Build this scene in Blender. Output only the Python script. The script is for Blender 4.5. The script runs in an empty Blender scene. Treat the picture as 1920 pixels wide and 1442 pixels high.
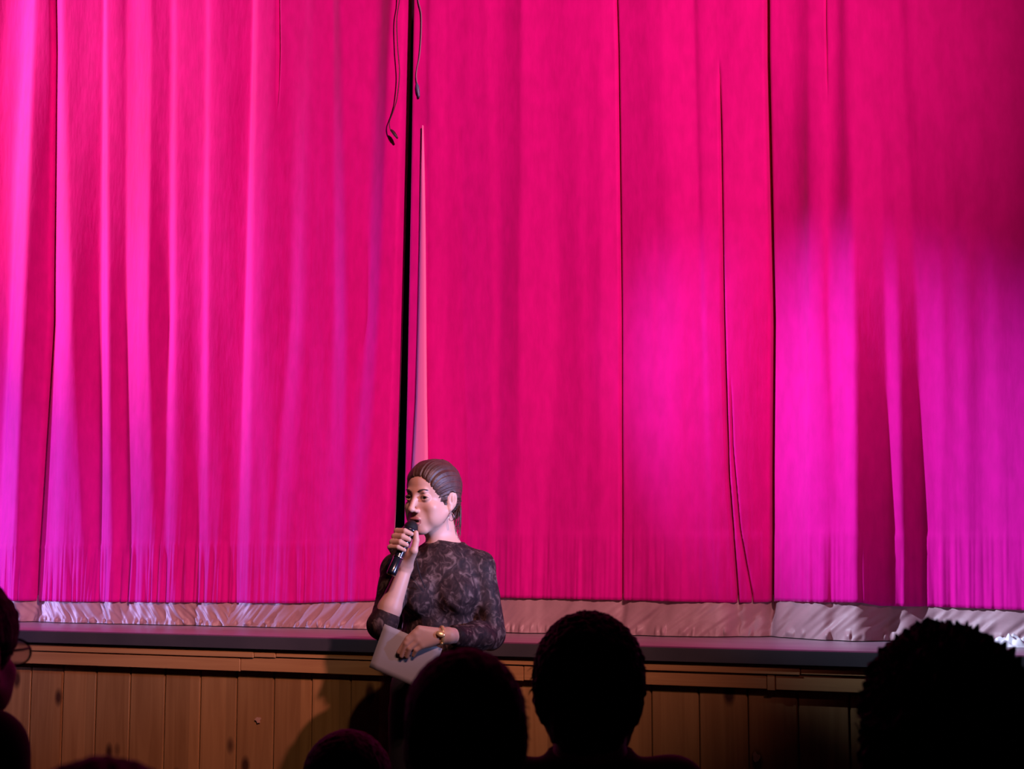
import bpy, bmesh, math, random
import numpy as np
from mathutils import Vector, Matrix

random.seed(7); RNG = np.random.default_rng(7)
SC = bpy.context.scene
COL = SC.collection
rad = math.radians

# ------------------------------------------------------------------ camera
FPX = 2790.0                       # focal length in pixels of the 1920 px wide frame
YAW = rad(23.56); PITCH = math.atan(319/FPX); CAMZ = 1.355
camd = bpy.data.cameras.new('camera'); cam = bpy.data.objects.new('camera', camd); COL.objects.link(cam)
camd.sensor_width = 36; camd.lens = FPX/1920*36; camd.clip_start = 0.05; camd.clip_end = 60
cam.location = (0, 0, CAMZ); cam.rotation_euler = (math.pi/2+PITCH, 0, YAW)
camd.dof.use_dof = True; camd.dof.focus_distance = 5.0; camd.dof.aperture_fstop = 7.0
SC.camera = cam

def at(xr, d, z):                  # metres right of the camera, metres ahead of it, height -> world
    return Vector((xr*math.cos(YAW)-d*math.sin(YAW), xr*math.sin(YAW)+d*math.cos(YAW), z))
def ray(px, py):                   # per metre ahead: metres right, metres up
    u = (px-960)/FPX; v = (721-py)/FPX
    q = math.cos(PITCH)-v*math.sin(PITCH)
    return u/q, (math.sin(PITCH)+v*math.cos(PITCH))/q
def onY(px, py, Y):                # point of a plane parallel to the stage front
    a, b = ray(px, py)
    d = Y/(math.cos(YAW)+a*math.sin(YAW))
    return at(a*d, d, CAMZ+b*d)

# ------------------------------------------------------------------ world, lights, exposure
w = bpy.data.worlds.new('hall_darkness'); SC.world = w; w.use_nodes = True
w.node_tree.nodes['Background'].inputs[0].default_value = (0.35, 0.10, 0.35, 1)
w.node_tree.nodes['Background'].inputs[1].default_value = 0.004
SC.view_settings.view_transform = 'Standard'; SC.view_settings.look = 'None'
SC.view_settings.gamma = 1; SC.view_settings.use_curve_mapping = False; SC.view_settings.exposure = 0.0

def spot(name, pos, target, power, color, size, blend=0.6, radius=0.08):
    l = bpy.data.lights.new(name, 'SPOT'); l.energy = power; l.color = color
    l.spot_size = rad(size); l.spot_blend = blend; l.shadow_soft_size = radius
    o = bpy.data.objects.new(name, l); COL.objects.link(o)
    o.location = pos; o.rotation_euler = (Vector(target)-Vector(pos)).to_track_quat('-Z', 'Y').to_euler()
    return o
YC = 5.15                          # mean plane of the curtain
# warm wash from the back of the hall
spot('warm_wash_light', at(1.75, 0.0, 5.0), onY(735, 400, YC), 1950, (1.0, 0.40, 0.46), 47.5, 1.0, 0.06)
spot('low_wash_light', at(0.6, 0.4, 4.6), onY(760, 1240, YC), 230, (1.0, 0.60, 0.42), 27, 0.9, 0.06)
# violet lamps raking across the cloth from the wing of the stage (stage axes)
spot('violet_side_light', (-7.6, 3.88, 1.5), onY(40, 1000, YC), 950, (0.48, 0.42, 0.92), 50, 0.9, 0.04)
spot('pink_side_light', (-7.4, 3.88, 4.0), onY(240, 200, YC), 1400, (1.0, 0.72, 0.66), 48, 0.9, 0.04)
spot('violet_cross_light', (-4.75, 2.65, 4.5), onY(1870, 1010, YC), 2350, (0.60, 0.66, 0.90), 19.5, 1.0, 0.04)
spot('violet_front_light', at(-3.4, 0.6, 4.4), onY(20, 1150, YC), 420, (0.42, 0.34, 1.0), 17, 1.0, 0.06)
spot('violet_face_light', at(3.8, 2.3, 2.2), at(-0.20, 4.57, 1.45), 1600, (0.42, 0.48, 1.0), 12, 0.9, 0.10)

# ------------------------------------------------------------------ helpers
def tag(o, label=None, cat=None, group=None, kind=None):
    if label: o['label'] = label
    if cat: o['category'] = cat
    if group: o['group'] = group
    if kind: o['kind'] = kind
    return o
def empty(name, loc, rz=0.0):
    o = bpy.data.objects.new(name, None); COL.objects.link(o)
    o.location = loc; o.rotation_euler = (0, 0, rz); o.empty_display_size = 0.1
    return o
def np_mesh(name, V, quads, mats, parent=None, smooth=True, mi=None):
    me = bpy.data.meshes.new(name)
    V = np.asarray(V, np.float32); quads = np.asarray(quads, np.int32)
    me.vertices.add(len(V)); me.vertices.foreach_set('co', V.ravel())
    n, k = quads.shape
    me.loops.add(n*k); me.loops.foreach_set('vertex_index', quads.ravel())
    me.polygons.add(n); me.polygons.foreach_set('loop_start', np.arange(0, n*k, k, dtype=np.int32))
    me.polygons.foreach_set('loop_total', np.full(n, k, np.int32))
    if smooth: me.polygons.foreach_set('use_smooth', np.ones(n, bool))
    for m in (mats if isinstance(mats, (list, tuple)) else [mats]): me.materials.append(m)
    if mi is not None: me.polygons.foreach_set('material_index', np.asarray(mi, np.int32))
    me.update(calc_edges=True); me.validate()
    o = bpy.data.objects.new(name, me); COL.objects.link(o)
    if parent: o.parent = parent
    return o
def bm_obj(name, bm, mats, parent=None, smooth=False):
    me = bpy.data.meshes.new(name); bmesh.ops.recalc_face_normals(bm, faces=bm.faces)
    bm.to_mesh(me); bm.free()
    for m in (mats if isinstance(mats, (list, tuple)) else [mats]): me.materials.append(m)
    if smooth:
        for p in me.polygons: p.use_smooth = True
    o = bpy.data.objects.new(name, me); COL.objects.link(o)
    if parent: o.parent = parent
    return o
def add_box(bm, lo, hi, bevel=0.0):
    r = bmesh.ops.create_cube(bm, size=1.0)
    lo = Vector(lo); hi = Vector(hi)
    for v in r['verts']:
        v.co = Vector(((v.co.x+.5)*(hi.x-lo.x)+lo.x, (v.co.y+.5)*(hi.y-lo.y)+lo.y, (v.co.z+.5)*(hi.z-lo.z)+lo.z))
    if bevel:
        es = list({e for v in r['verts'] for e in v.link_edges})
        bmesh.ops.bevel(bm, geom=es, offset=bevel, segments=2, affect='EDGES', clamp_overlap=True)
def add_tube(bm, pts, radii, seg=10, caps=True):
    pts = [Vector(p) for p in pts]
    if not hasattr(radii, '__len__'): radii = [radii]*len(pts)
    rings = []; ref = None
    for i, p in enumerate(pts):
        t = (pts[min(i+1, len(pts)-1)]-pts[max(i-1, 0)]).normalized()
        if ref is None:
            ref = t.orthogonal().normalized()
        ref = (ref-t*ref.dot(t)).normalized(); b = t.cross(ref)
        rings.append([bm.verts.new(p+radii[i]*(math.cos(a)*ref+math.sin(a)*b)) for a in [2*math.pi*j/seg for j in range(seg)]])
    for a, b in zip(rings, rings[1:]):
        for j in range(seg):
            bm.faces.new((a[j], a[(j+1) % seg], b[(j+1) % seg], b[j]))
    if caps:
        bm.faces.new(rings[0]); bm.faces.new(rings[-1])
def spline(pts, n=8):
    P = [Vector(p) for p in pts]; out = []
    for i in range(len(P)-1):
        p0, p1, p2, p3 = P[max(i-1, 0)], P[i], P[i+1], P[min(i+2, len(P)-1)]
        for j in range(n):
            t = j/n
            out.append(0.5*((2*p1)+(p2-p0)*t+(2*p0-5*p1+4*p2-p3)*t*t+(3*p1-p0-3*p2+p3)*t**3))
    return out+[P[-1]]
def wobble(x, z, fx, fz, seed, n=6):
    """Smooth pseudo-random height in -1..1 from a few sines."""
    r = np.random.default_rng(seed); o = 0
    for i in range(n):
        a = fx*r.uniform(.5, 1.6); b = fz*r.uniform(-1, 1); o = o+np.sin(a*x+b*z+r.uniform(0, 6.28)+1.3*np.sin(.37*a*x+.5*b*z+i))
    return o/n*1.6

# ------------------------------------------------------------------ materials
def mat(name, color, rough=0.6, metal=0.0, noise=None, bump=None, **kw):
    m = bpy.data.materials.new(name); m.use_nodes = True; nt = m.node_tree
    b = nt.nodes['Principled BSDF']
    b.inputs['Base Color'].default_value = (*color, 1); b.inputs['Roughness'].default_value = rough; b.inputs['Metallic'].default_value = metal
    for k, v in kw.items():
        b.inputs[k.replace('_', ' ')].default_value = v
    tc = nt.nodes.new('ShaderNodeTexCoord')
    if noise:      # (scale vector, detail, color2)
        mp = nt.nodes.new('ShaderNodeMapping'); mp.inputs['Scale'].default_value = noise[0]
        n = nt.nodes.new('ShaderNodeTexNoise'); n.inputs['Scale'].default_value = 1; n.inputs['Detail'].default_value = noise[1]
        r = nt.nodes.new('ShaderNodeValToRGB'); r.color_ramp.elements[0].position = .35; r.color_ramp.elements[1].position = .68
        r.color_ramp.elements[0].color = (*color, 1); r.color_ramp.elements[1].color = (*noise[2], 1)
        nt.links.new(tc.outputs['Object'], mp.inputs[0]); nt.links.new(mp.outputs[0], n.inputs[0])
        nt.links.new(n.outputs[0], r.inputs[0]); nt.links.new(r.outputs[0], b.inputs['Base Color'])
    if bump:       # (scale vector, strength, distance)
        mp = nt.nodes.new('ShaderNodeMapping'); mp.inputs['Scale'].default_value = bump[0]
        n = nt.nodes.new('ShaderNodeTexNoise'); n.inputs['Scale'].default_value = 1; n.inputs['Detail'].default_value = 3
        bp = nt.nodes.new('ShaderNodeBump'); bp.inputs['Strength'].default_value = bump[1]; bp.inputs['Distance'].default_value = bump[2]
        nt.links.new(tc.outputs['Object'], mp.inputs[0]); nt.links.new(mp.outputs[0], n.inputs[0])
        nt.links.new(n.outputs[0], bp.inputs['Height']); nt.links.new(bp.outputs[0], b.inputs['Normal'])
    return m
M = {}
M['velvet'] = mat('pink_velvet', (0.78, 0.005, 0.33), 0.75, noise=((30, 30, 12), 7, (0.68, 0.005, 0.285)), bump=((60, 60, 12), .25, .004),
                  Sheen_Weight=0.40, Sheen_Roughness=0.4, Sheen_Tint=(1, .3, .75, 1), Specular_IOR_Level=0.05)
M['band'] = mat('pale_pink_webbing', (0.95, 0.20, 0.62), 0.6)
M['lining'] = mat('grey_satin', (0.42, 0.25, 0.28), 0.5, bump=((14, 14, 14), .3, .01), Specular_IOR_Level=0.5)
M['deck'] = mat('stage_floor_paint', (0.30, 0.22, 0.27), 0.35, noise=((3, 9, 3), 5, (0.24, 0.17, 0.22)))
M['nosing'] = mat('dark_grey_rubber', (0.055, 0.05, 0.06), 0.6, noise=((5, 5, 5), 4, (0.075, 0.065, 0.075)))
M['black'] = mat('black_cloth', (0.012, 0.008, 0.012), 0.9)
M['drape'] = mat('dark_backstage_cloth', (0.05, 0.004, 0.03), 0.9)
M['floor'] = mat('dark_hall_floor', (0.05, 0.035, 0.03), 0.6, noise=((2, 2, 2), 4, (0.07, 0.05, 0.04)))
M['skin'] = mat('skin', (0.62, 0.36, 0.27), 0.5, Subsurface_Weight=0.08, Subsurface_Scale=0.02, Subsurface_Radius=(1, .35, .2))
M['lip'] = mat('lips', (0.36, 0.13, 0.115), 0.45)
M['mouth'] = mat('mouth_inside', (0.06, 0.012, 0.012), 0.6)
M['hair'] = mat('brown_hair', (0.045, 0.018, 0.013), 0.55, noise=((50, 50, 50), 4, (0.075, 0.03, 0.02)), bump=((160, 40, 160), .35, .003), Specular_IOR_Level=0.7)
M['brow'] = mat('eyebrow_hair', (0.06, 0.03, 0.025), 0.7)
M['eyewhite'] = mat('eye_white', (0.7, 0.66, 0.66), 0.2)
M['iris'] = mat('dark_iris', (0.02, 0.012, 0.01), 0.15)
M['trouser'] = mat('black_trousers', (0.012, 0.008, 0.012), 0.85)
M['gold'] = mat('gold', (0.95, 0.66, 0.30), 0.3, 0.55)
M['silver'] = mat('silver', (0.8, 0.8, 0.82), 0.2, 1.0)
M['micbody'] = mat('black_lacquer', (0.010, 0.010, 0.016), 0.22, Coat_Weight=0.5)
M['micgrille'] = mat('black_grille', (0.012, 0.016, 0.016), 0.45, 0.6, bump=((700, 700, 700), .8, .002))
M['paper'] = mat('white_paper', (0.42, 0.40, 0.42), 0.7)
M['cable'] = mat('dark_cable', (0.05, 0.01, 0.03), 0.5)
M['cable2'] = mat('grey_cable', (0.30, 0.16, 0.34), 0.4)
M['plug'] = mat('blue_grey_plug', (0.10, 0.14, 0.30), 0.35)
M['shoe'] = mat('black_leather', (0.01, 0.01, 0.01), 0.35)
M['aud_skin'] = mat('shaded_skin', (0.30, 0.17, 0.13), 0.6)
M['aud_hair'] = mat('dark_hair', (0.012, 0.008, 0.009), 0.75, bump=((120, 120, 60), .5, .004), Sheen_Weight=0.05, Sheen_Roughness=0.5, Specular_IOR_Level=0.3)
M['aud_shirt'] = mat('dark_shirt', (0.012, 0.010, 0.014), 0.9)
M['glass'] = mat('spectacle_lens', (0.9, 0.85, 0.95), 0.05, Transmission_Weight=0.9, IOR=1.45)
M['white'] = mat('crumpled_white', (0.9, 0.9, 0.95), 0.3)

def wood_mat(name, base, dark, knot, plank=None, along='Z'):
    m = bpy.data.materials.new(name); m.use_nodes = True; nt = m.node_tree; N = nt.nodes; L = nt.links
    b = N['Principled BSDF']; b.inputs['Roughness'].default_value = 0.55
    tc = N.new('ShaderNodeTexCoord')
    sep = N.new('ShaderNodeSeparateXYZ'); L.new(tc.outputs['Object'], sep.inputs[0])
    mp = N.new('ShaderNodeMapping'); mp.inputs['Scale'].default_value = (26, 26, 1.6) if along == 'Z' else (1.6, 26, 40)
    n1 = N.new('ShaderNodeTexNoise'); n1.inputs['Scale'].default_value = 1; n1.inputs['Detail'].default_value = 5; n1.inputs['Distortion'].default_value = 1.2
    L.new(tc.outputs['Object'], mp.inputs[0]); L.new(mp.outputs[0], n1.inputs[0])
    r1 = N.new('ShaderNodeValToRGB'); r1.color_ramp.elements[0].position = .3; r1.color_ramp.elements[1].position = .7
    r1.color_ramp.elements[0].color = (*dark, 1); r1.color_ramp.elements[1].color = (*base, 1)
    L.new(n1.outputs[0], r1.inputs[0])
    # knots
    mk = N.new('ShaderNodeMapping'); mk.inputs['Scale'].default_value = (8.5, 1, 4.6) if along == 'Z' else (3.5, 1, 9)
    vo = N.new('ShaderNodeTexVoronoi'); vo.inputs['Scale'].default_value = 1; vo.inputs['Randomness'].default_value = 1
    L.new(tc.outputs['Object'], mk.inputs[0]); L.new(mk.outputs[0], vo.inputs[0])
    rk = N.new('ShaderNodeValToRGB'); rk.color_ramp.elements[0].position = .09; rk.color_ramp.elements[1].position = .20
    rk.color_ramp.elements[0].color = (1, 1, 1, 1); rk.color_ramp.elements[1].color = (0, 0, 0, 1)
    L.new(vo.outputs['Distance'], rk.inputs[0])
    mx = N.new('ShaderNodeMix'); mx.data_type = 'RGBA'
    L.new(rk.outputs[0], mx.inputs['Factor']); L.new(r1.outputs[0], mx.inputs[6]); mx.inputs[7].default_value = (*knot, 1)
    last = mx.outputs[2]
    if plank:
        dv = N.new('ShaderNodeMath'); dv.operation = 'DIVIDE'; L.new(sep.outputs[0], dv.inputs[0]); dv.inputs[1].default_value = plank
        fl = N.new('ShaderNodeMath'); fl.operation = 'FLOOR'; L.new(dv.outputs[0], fl.inputs[0])
        wn = N.new('ShaderNodeTexWhiteNoise'); wn.noise_dimensions = '1D'; L.new(fl.outputs[0], wn.inputs['W'])
        mr = N.new('ShaderNodeMapRange'); mr.inputs[3].default_value = .78; mr.inputs[4].default_value = 1.12; L.new(wn.outputs[0], mr.inputs[0])
        mu = N.new('ShaderNodeMix'); mu.data_type = 'RGBA'; mu.blend_type = 'MULTIPLY'; mu.inputs[0].default_value = 1
        L.new(last, mu.inputs[6]); L.new(mr.outputs[0], mu.inputs[7]); last = mu.outputs[2]
    L.new(last, b.inputs['Base Color'])
    bp = N.new('ShaderNodeBump'); bp.inputs['Strength'].default_value = .15; bp.inputs['Distance'].default_value = .003
    L.new(n1.outputs[0], bp.inputs['Height']); L.new(bp.outputs[0], b.inputs['Normal'])
    return m
M['pine'] = wood_mat('varnished_pine', (0.44, 0.24, 0.085), (0.33, 0.165, 0.055), (0.07, 0.025, 0.012), plank=0.155)
M['rail'] = wood_mat('pine_rail', (0.56, 0.30, 0.11), (0.45, 0.22, 0.08), (0.06, 0.02, 0.01), along='X')

def lace_mat():
    m = bpy.data.materials.new('dark_lace'); m.use_nodes = True; nt = m.node_tree; N = nt.nodes; L = nt.links
    b = N['Principled BSDF']; b.inputs['Roughness'].default_value = .7; b.inputs['Specular IOR Level'].default_value = .2
    tc = N.new('ShaderNodeTexCoord')
    mp = N.new('ShaderNodeMapping'); mp.inputs['Scale'].default_value = (46, 46, 34); mp.inputs['Rotation'].default_value = (0, .5, 0)
    n = N.new('ShaderNodeTexNoise'); n.inputs['Scale'].default_value = 1; n.inputs['Detail'].default_value = 4; n.inputs['Distortion'].default_value = 1.1
    r = N.new('ShaderNodeValToRGB')
    e = r.color_ramp.elements; e[0].position = .38; e[0].color = (.016, .008, .009, 1); e[1].position = .76; e[1].color = (.20, .13, .115, 1)
    x = e.new(.53); x.color = (.038, .019, .019, 1)
    L.new(tc.outputs['Object'], mp.inputs[0]); L.new(mp.outputs[0], n.inputs[0]); L.new(n.outputs[0], r.inputs[0]); L.new(r.outputs[0], b.inputs['Base Color'])
    bp = N.new('ShaderNodeBump'); bp.inputs['Strength'].default_value = .4; bp.inputs['Distance'].default_value = .004
    L.new(n.outputs[0], bp.inputs['Height']); L.new(bp.outputs[0], b.inputs['Normal'])
    return m
M['lace'] = lace_mat()

# ------------------------------------------------------------------ setting: hall floor, backstage wall
DECK = 1.065; YE = 4.52
def quad_slab(name, lo, hi, m, **kw):
    bm = bmesh.new(); add_box(bm, lo, hi); return tag(bm_obj(name, bm, m), kind='structure', **kw)
quad_slab('floor', (-7, -4, -0.1), (7, 4.60, 0.0), M['floor'])
quad_slab('light_blocking_wall', (-6.35, -4, 0), (-6.2, 4.2, 5.2), M['black'])  # unseen wall added to keep the side lamps off the pine boards
def folds_wall():
    n = 500; X = np.linspace(-6.5, 6.5, n); y = 7.2+.05*np.sin(X*22)+.02*np.sin(X*51)
    V = np.concatenate([np.stack([X, y, np.full(n, DECK)], 1), np.stack([X, y, np.full(n, 5.2)], 1)]); i = np.arange(n-1)
    return tag(np_mesh('wall_back', V, np.stack([i, i+1, i+1+n, i+n], 1), M['drape']), kind='structure')
folds_wall()

# ------------------------------------------------------------------ stage platform
stage = tag(empty('stage_platform', (0, YE, 0)), 'raised wooden stage with knotty pine board front and dark grey edge below the pink curtains', 'stage')
XL, XR = -6.0, 5.0
bm = bmesh.new(); add_box(bm, (XL, .03, DECK-.03), (XR, 3.2, DECK)); bm_obj('stage_deck', bm, M['deck'], stage)
bm = bmesh.new()
add_box(bm, (XL, -.012, DECK-.043), (XR, .06, DECK+.0015), .003)
bm_obj('edge_strip', bm, M['nosing'], stage)
# pale upper lip and rail boards, with butt joints
def cutx(px, py): return onY(px, py, YE).x
def board_run(name, cuts, lo, hi, y0, y1):
    xs = [XL]+[cutx(c, 1240) for c in cuts]+[XR]
    bm = bmesh.new()
    for i, (a, b) in enumerate(zip(xs, xs[1:])):
        dz = ((i*37) % 5-2)*.0012
        add_box(bm, (a+.0012, y0+((i*13) % 3)*.0012, lo+dz), (b-.0012, y1, hi+dz*.5), .0015)
    return bm_obj(name, bm, M['rail'], stage)
board_run('top_lip', (475, 516, 1160, 1500), DECK-.070, DECK-.0445, 0.0, .05)
board_run('rail_board', (449, 980, 1436, 1452), DECK-.119, DECK-.0715, .005, .05)
bm = bmesh.new()
x = math.floor(XL/.155)*.155; off = onY(55, 1350, YE+.03).x % .155
k = 0
while x < XR:
    r = (k*29) % 7
    add_box(bm, (x+off+.002, .03+r*.0004, 0.0), (x+off+.153, .055, DECK-.121+.002), .0028)
    x += .155; k += 1
add_box(bm, (XL, .05, 0), (XR, .07, DECK-.05))
bm_obj('board_front', bm, M['pine'], stage)
# scuffs of paint on the boards
def blot(px, py, w_, h_, seed):
    c = onY(px, py, YE+.027); r = random.Random(seed); bm = bmesh.new()
    vs = []
    for i in range(14):
        a = i/14*6.283; q = r.uniform(.6, 1.1)
        vs.append(bm.verts.new((c.x+math.cos(a)*w_*q, c.y-YE, c.z+math.sin(a)*h_*q)))
    f = bm.faces.new(vs); e = bmesh.ops.extrude_face_region(bm, geom=[f])
    for v in [g for g in e['geom'] if isinstance(g, bmesh.types.BMVert)]: v.co.y -= .0008
    bm_obj('paint_scuff', bm, M['scuff'], stage)['label'] = 'pale paint scuff'
M['scuff'] = mat('pale_scuff', (0.50, 0.30, 0.20), 0.8)
blot(484, 1350, .014, .012, 1); blot(1418, 1420, .012, .018, 2)

# ------------------------------------------------------------------ curtains
# every line: x at the rows 100, 600 and 1000 of the picture, and how far the cloth there turns towards the side lamps
LEFT = [(-420,-430,-440,.2,.2,.2),(-330,-335,-340,.7,.7,.7),(-280,-280,-280,.1,.1,.1),(-200,-205,-210,.1,.1,.1),(-150,-160,-165,.8,.8,.8),(-90,-100,-105,.6,.6,.6),(-60,-75,-85,0,0,0),(-10,-30,-45,.0,.1,.3),
 (15,0,-25,.15,.3,.6),(40,12,-10,.5,.95,1),(65,50,38,.65,.75,.95),(76,60,48,.1,.1,.1),(103,90,65,0,0,0),(106,95,70,.35,.55,.6),(116,105,85,.6,.8,.7),(122,125,110,.5,.75,.9),
 (130,140,135,.2,.6,.5),(135,146,160,.15,.15,.5),(150,152,172,.1,.1,0),(190,180,183,.1,.1,0),(193,187,186,.5,.5,.7),(197,198,200,.8,.95,.85),(203,208,216,.5,.8,.6),(208,215,222,.15,.1,0),
 (235,236,236,0,.05,0),(240,240,240,.2,.5,.6),(262,262,255,.3,.5,.6),(286,286,290,.25,.5,.5),(291,290,300,0,0,.1),(318,318,312,.05,.05,.1),(323,322,316,.3,.6,.55),(330,330,325,.45,.65,.5),
 (337,340,340,.15,.15,.2),(350,360,355,.1,.05,0),(384,378,368,.1,.15,.1),(390,385,378,.35,.4,.45),(394,393,392,.4,.5,.45),(400,396,396,.15,.1,.1),(420,420,405,0,0,.25),(440,445,420,0,0,0),
 (467,455,443,0,.05,.1),(471,457,447,.6,.6,.5),(480,472,470,.65,.65,.5),(487,480,478,.2,.25,.1),(510,488,490,.15,.2,.1),(520,500,500,0,0,.3),(545,540,512,0,0,0),(560,548,525,.1,.25,.3),
 (575,560,540,.25,.35,.15),(590,580,560,.05,.05,0),(620,620,600,0,.05,.1),(626,630,620,.45,.4,.15),(637,645,640,.45,.4,.2),(645,655,650,0,0,.05),(690,680,655,.05,.05,.3),(712,690,665,.6,.45,.3),
 (728,705,680,.6,.45,.1),(735,712,690,.05,.05,0),(790,775,765,.1,.1,.05)]
RIGHT = [(740,740,740,.3,.3,.3),(778,766,757,.3,.3,.3),(785,775,765,.1,.2,.2),(804,802,800,.2,.2,.2),(808,806,806,.5,.4,.4),(813,813,813,.1,.1,.1),(835,830,830,0,0,0),(842,850,845,.15,.15,.1),(855,865,860,.05,.1,.1),
 (870,875,880,.15,.2,.2),(910,920,915,.15,.2,.2),(917,930,925,0,0,0),(945,945,938,.2,.3,.25),(977,975,972,.3,.3,.2),(984,982,980,0,0,0),(1020,1045,1020,.05,0,0),(1050,1052,1030,.15,.22,.2),
 (1075,1085,1085,.15,.22,.2),(1097,1098,1100,.1,.1,.1),(1105,1105,1106,.15,.22,.2),(1125,1126,1126,.15,.22,.2),(1132,1130,1130,0,0,0),(1155,1160,1160,.05,0,0),(1162,1168,1172,.2,.15,.1),
 (1175,1175,1188,.2,.24,.25),(1225,1226,1215,.2,.24,.2),(1231,1230,1230,.15,.14,.15),(1240,1240,1250,.2,.24,.12),(1250,1275,1270,0,.14,.06),(1285,1290,1280,.05,0,0),(1303,1314,1322,.1,.05,.05),(1307,1320,1328,.6,.5,.2),
 (1312,1325,1333,.2,.05,.05),(1335,1335,1345,.05,0,0),(1345,1350,1352,.1,0,0),(1360,1360,1365,.15,.05,.05),(1400,1400,1400,.05,0,0),(1432,1432,1425,.05,0,0),(1440,1442,1438,.15,.3,.7),
 (1450,1450,1445,.1,.5,.75),(1480,1480,1470,.1,.6,.8),(1505,1508,1500,.3,.8,.9),(1515,1513,1512,.35,1,1),(1520,1520,1525,.15,.6,.75),(1540,1542,1560,.1,.4,.6),(1550,1550,1570,.1,.1,.65),
 (1565,1556,1580,.1,.5,.7),(1583,1590,1600,.45,.75,.85),(1590,1605,1610,.2,.65,.8),(1600,1613,1617,.1,.16,.16),(1645,1660,1666,.1,.2,.2),(1652,1663,1670,.1,.5,.7),(1665,1683,1690,.05,.5,.7),
 (1675,1690,1695,.1,.14,.14),(1690,1717,1724,.1,.16,.16),(1700,1722,1728,.25,.45,.7),(1720,1750,1745,.05,.5,.7),(1745,1765,1760,.05,.5,.8),(1765,1775,1775,.05,.3,.65),(1790,1800,1808,.05,.5,.8),
 (1815,1825,1825,.05,.25,.6),(1850,1860,1870,.05,.45,.8),(1880,1880,1885,0,.3,.65),(1950,1950,1950,.1,.4,.6),(1990,1990,1990,.1,.1,.1),(2040,2040,2040,0,0,0),(2070,2070,2070,.6,.6,.6),(2130,2130,2130,.5,.5,.5),(2160,2160,2160,0,0,0),(2400,2400,2400,0,0,0)]
HEM = [(-450,1120),(0,1126),(150,1128),(560,1131),(690,1127),(760,1123),(950,1121),(1100,1124),(1240,1127),(1365,1131),(1430,1131),(1440,1129),(1620,1129),(1650,1136),(1720,1138),(1920,1143),(2400,1150)]
hx = np.array([onY(a, b, YC).x for a, b in HEM]); hz = np.array([onY(a, b, YC).z for a, b in HEM])
def nodes_world(T):
    A = np.zeros((len(T), 3, 3))       # X, z, L at three anchors
    for i, t in enumerate(T):
        for j, py in enumerate((100, 600, 1000)):
            p = onY(t[j], py, YC); A[i, j] = (p.x, p.z, t[3+j])
    return A
def node_row(A, z):
    t0 = (z-A[:, 2, 1])/(A[:, 1, 1]-A[:, 2, 1]); t1 = (z-A[:, 1, 1])/(A[:, 0, 1]-A[:, 1, 1])
    low = z < A[:, 1, 1]
    X = np.where(low, A[:, 2, 0]+(A[:, 1, 0]-A[:, 2, 0])*t0, A[:, 1, 0]+(A[:, 0, 0]-A[:, 1, 0])*t1)
    c0 = np.clip(t0, 0, 1); c1 = np.clip(t1, 0, 1.6)
    L = np.where(low, A[:, 2, 2]+(A[:, 1, 2]-A[:, 2, 2])*c0, A[:, 1, 2]+(A[:, 0, 2]-A[:, 1, 2])*np.clip(c1, 0, 1))
    return np.maximum.accumulate(X), L
def gauss(a, sig):
    n = max(1, int(sig*3)); k = np.exp(-.5*(np.arange(-n, n+1)/sig)**2); k /= k.sum()
    return np.convolve(np.pad(a, n, mode='edge'), k, mode='valid')
def edge_path(P):                       # picture polyline -> X as a function of height
    q = [onY(a, b, YC) for a, b in P]; q.sort(key=lambda p: p.z)
    zz = np.array([p.z for p in q]); xx = np.array([p.x for p in q])
    return lambda z: np.interp(z, zz, xx)
edgeL = edge_path([(759,-60),(759,0),(750,300),(745,450),(734,740),(725,950),(713,1130)])
edgeR = edge_path([(779,-60),(778,0),(773,300),(770,450),(764,750),(760,900),(756,1130)])
CREASE = [([(103,0),(104,100),(92,600),(62,1130)], .05, .010, -1), ([(1154,0),(1157,100),(1163,600),(1166,1130)], .035, .0055, 1),
          ([(1436,0),(1436,600),(1430,900),(1428,1130)], .09, .0075, 1), ([(1350,250),(1353,600),(1358,900),(1372,1130)], .05, .005, 1),
          ([(1366,850),(1376,1000),(1396,1130)], .03, .004, 1), ([(1549,0),(1549,60)], .02, .003, 1), ([(524,0),(525,100)], .02, .006, 1)]
CP = []
for pts, dep, wd, sgn in CREASE:
    q = sorted([onY(a, b, YC) for a, b in pts], key=lambda p: p.z)
    CP.append((np.array([p.z for p in q]), np.array([p.x for p in q]), dep, wd, sgn))
ZTOP = 4.55
GAIN = 1.5; SIG = 0.22
def profile(A, X, z):
    nx, nl = node_row(A, z)
    L = np.interp(X, nx, nl); dx = X[1]-X[0]
    L = gauss(L, .006/dx)
    s = .5-(GAIN+.8*np.clip((X+1.5)/.2, 0, 1))*L
    y = np.cumsum(s)*dx
    y = y-gauss(y, SIG/dx)
    for zz, xx, dep, wd, sg in CP:
        if zz[0]-.25 < z < zz[-1]+.25 or zz[-1] > 3.5 and z > zz[0]-.25:
            f = min(1, max(0, (z-zz[0]+.25)/.25)) if zz[0] > 1.3 else 1
            if zz[-1] < 3.5 or zz[-1] < z: f = f*(1 if zz[-1] > 3.5 else min(1, max(0, (zz[-1]+.25-z)/.25)))
            xc = np.interp(z, zz, xx); y = y+f*dep*np.exp(-((X-xc)/wd)**2)
    return y
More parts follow.
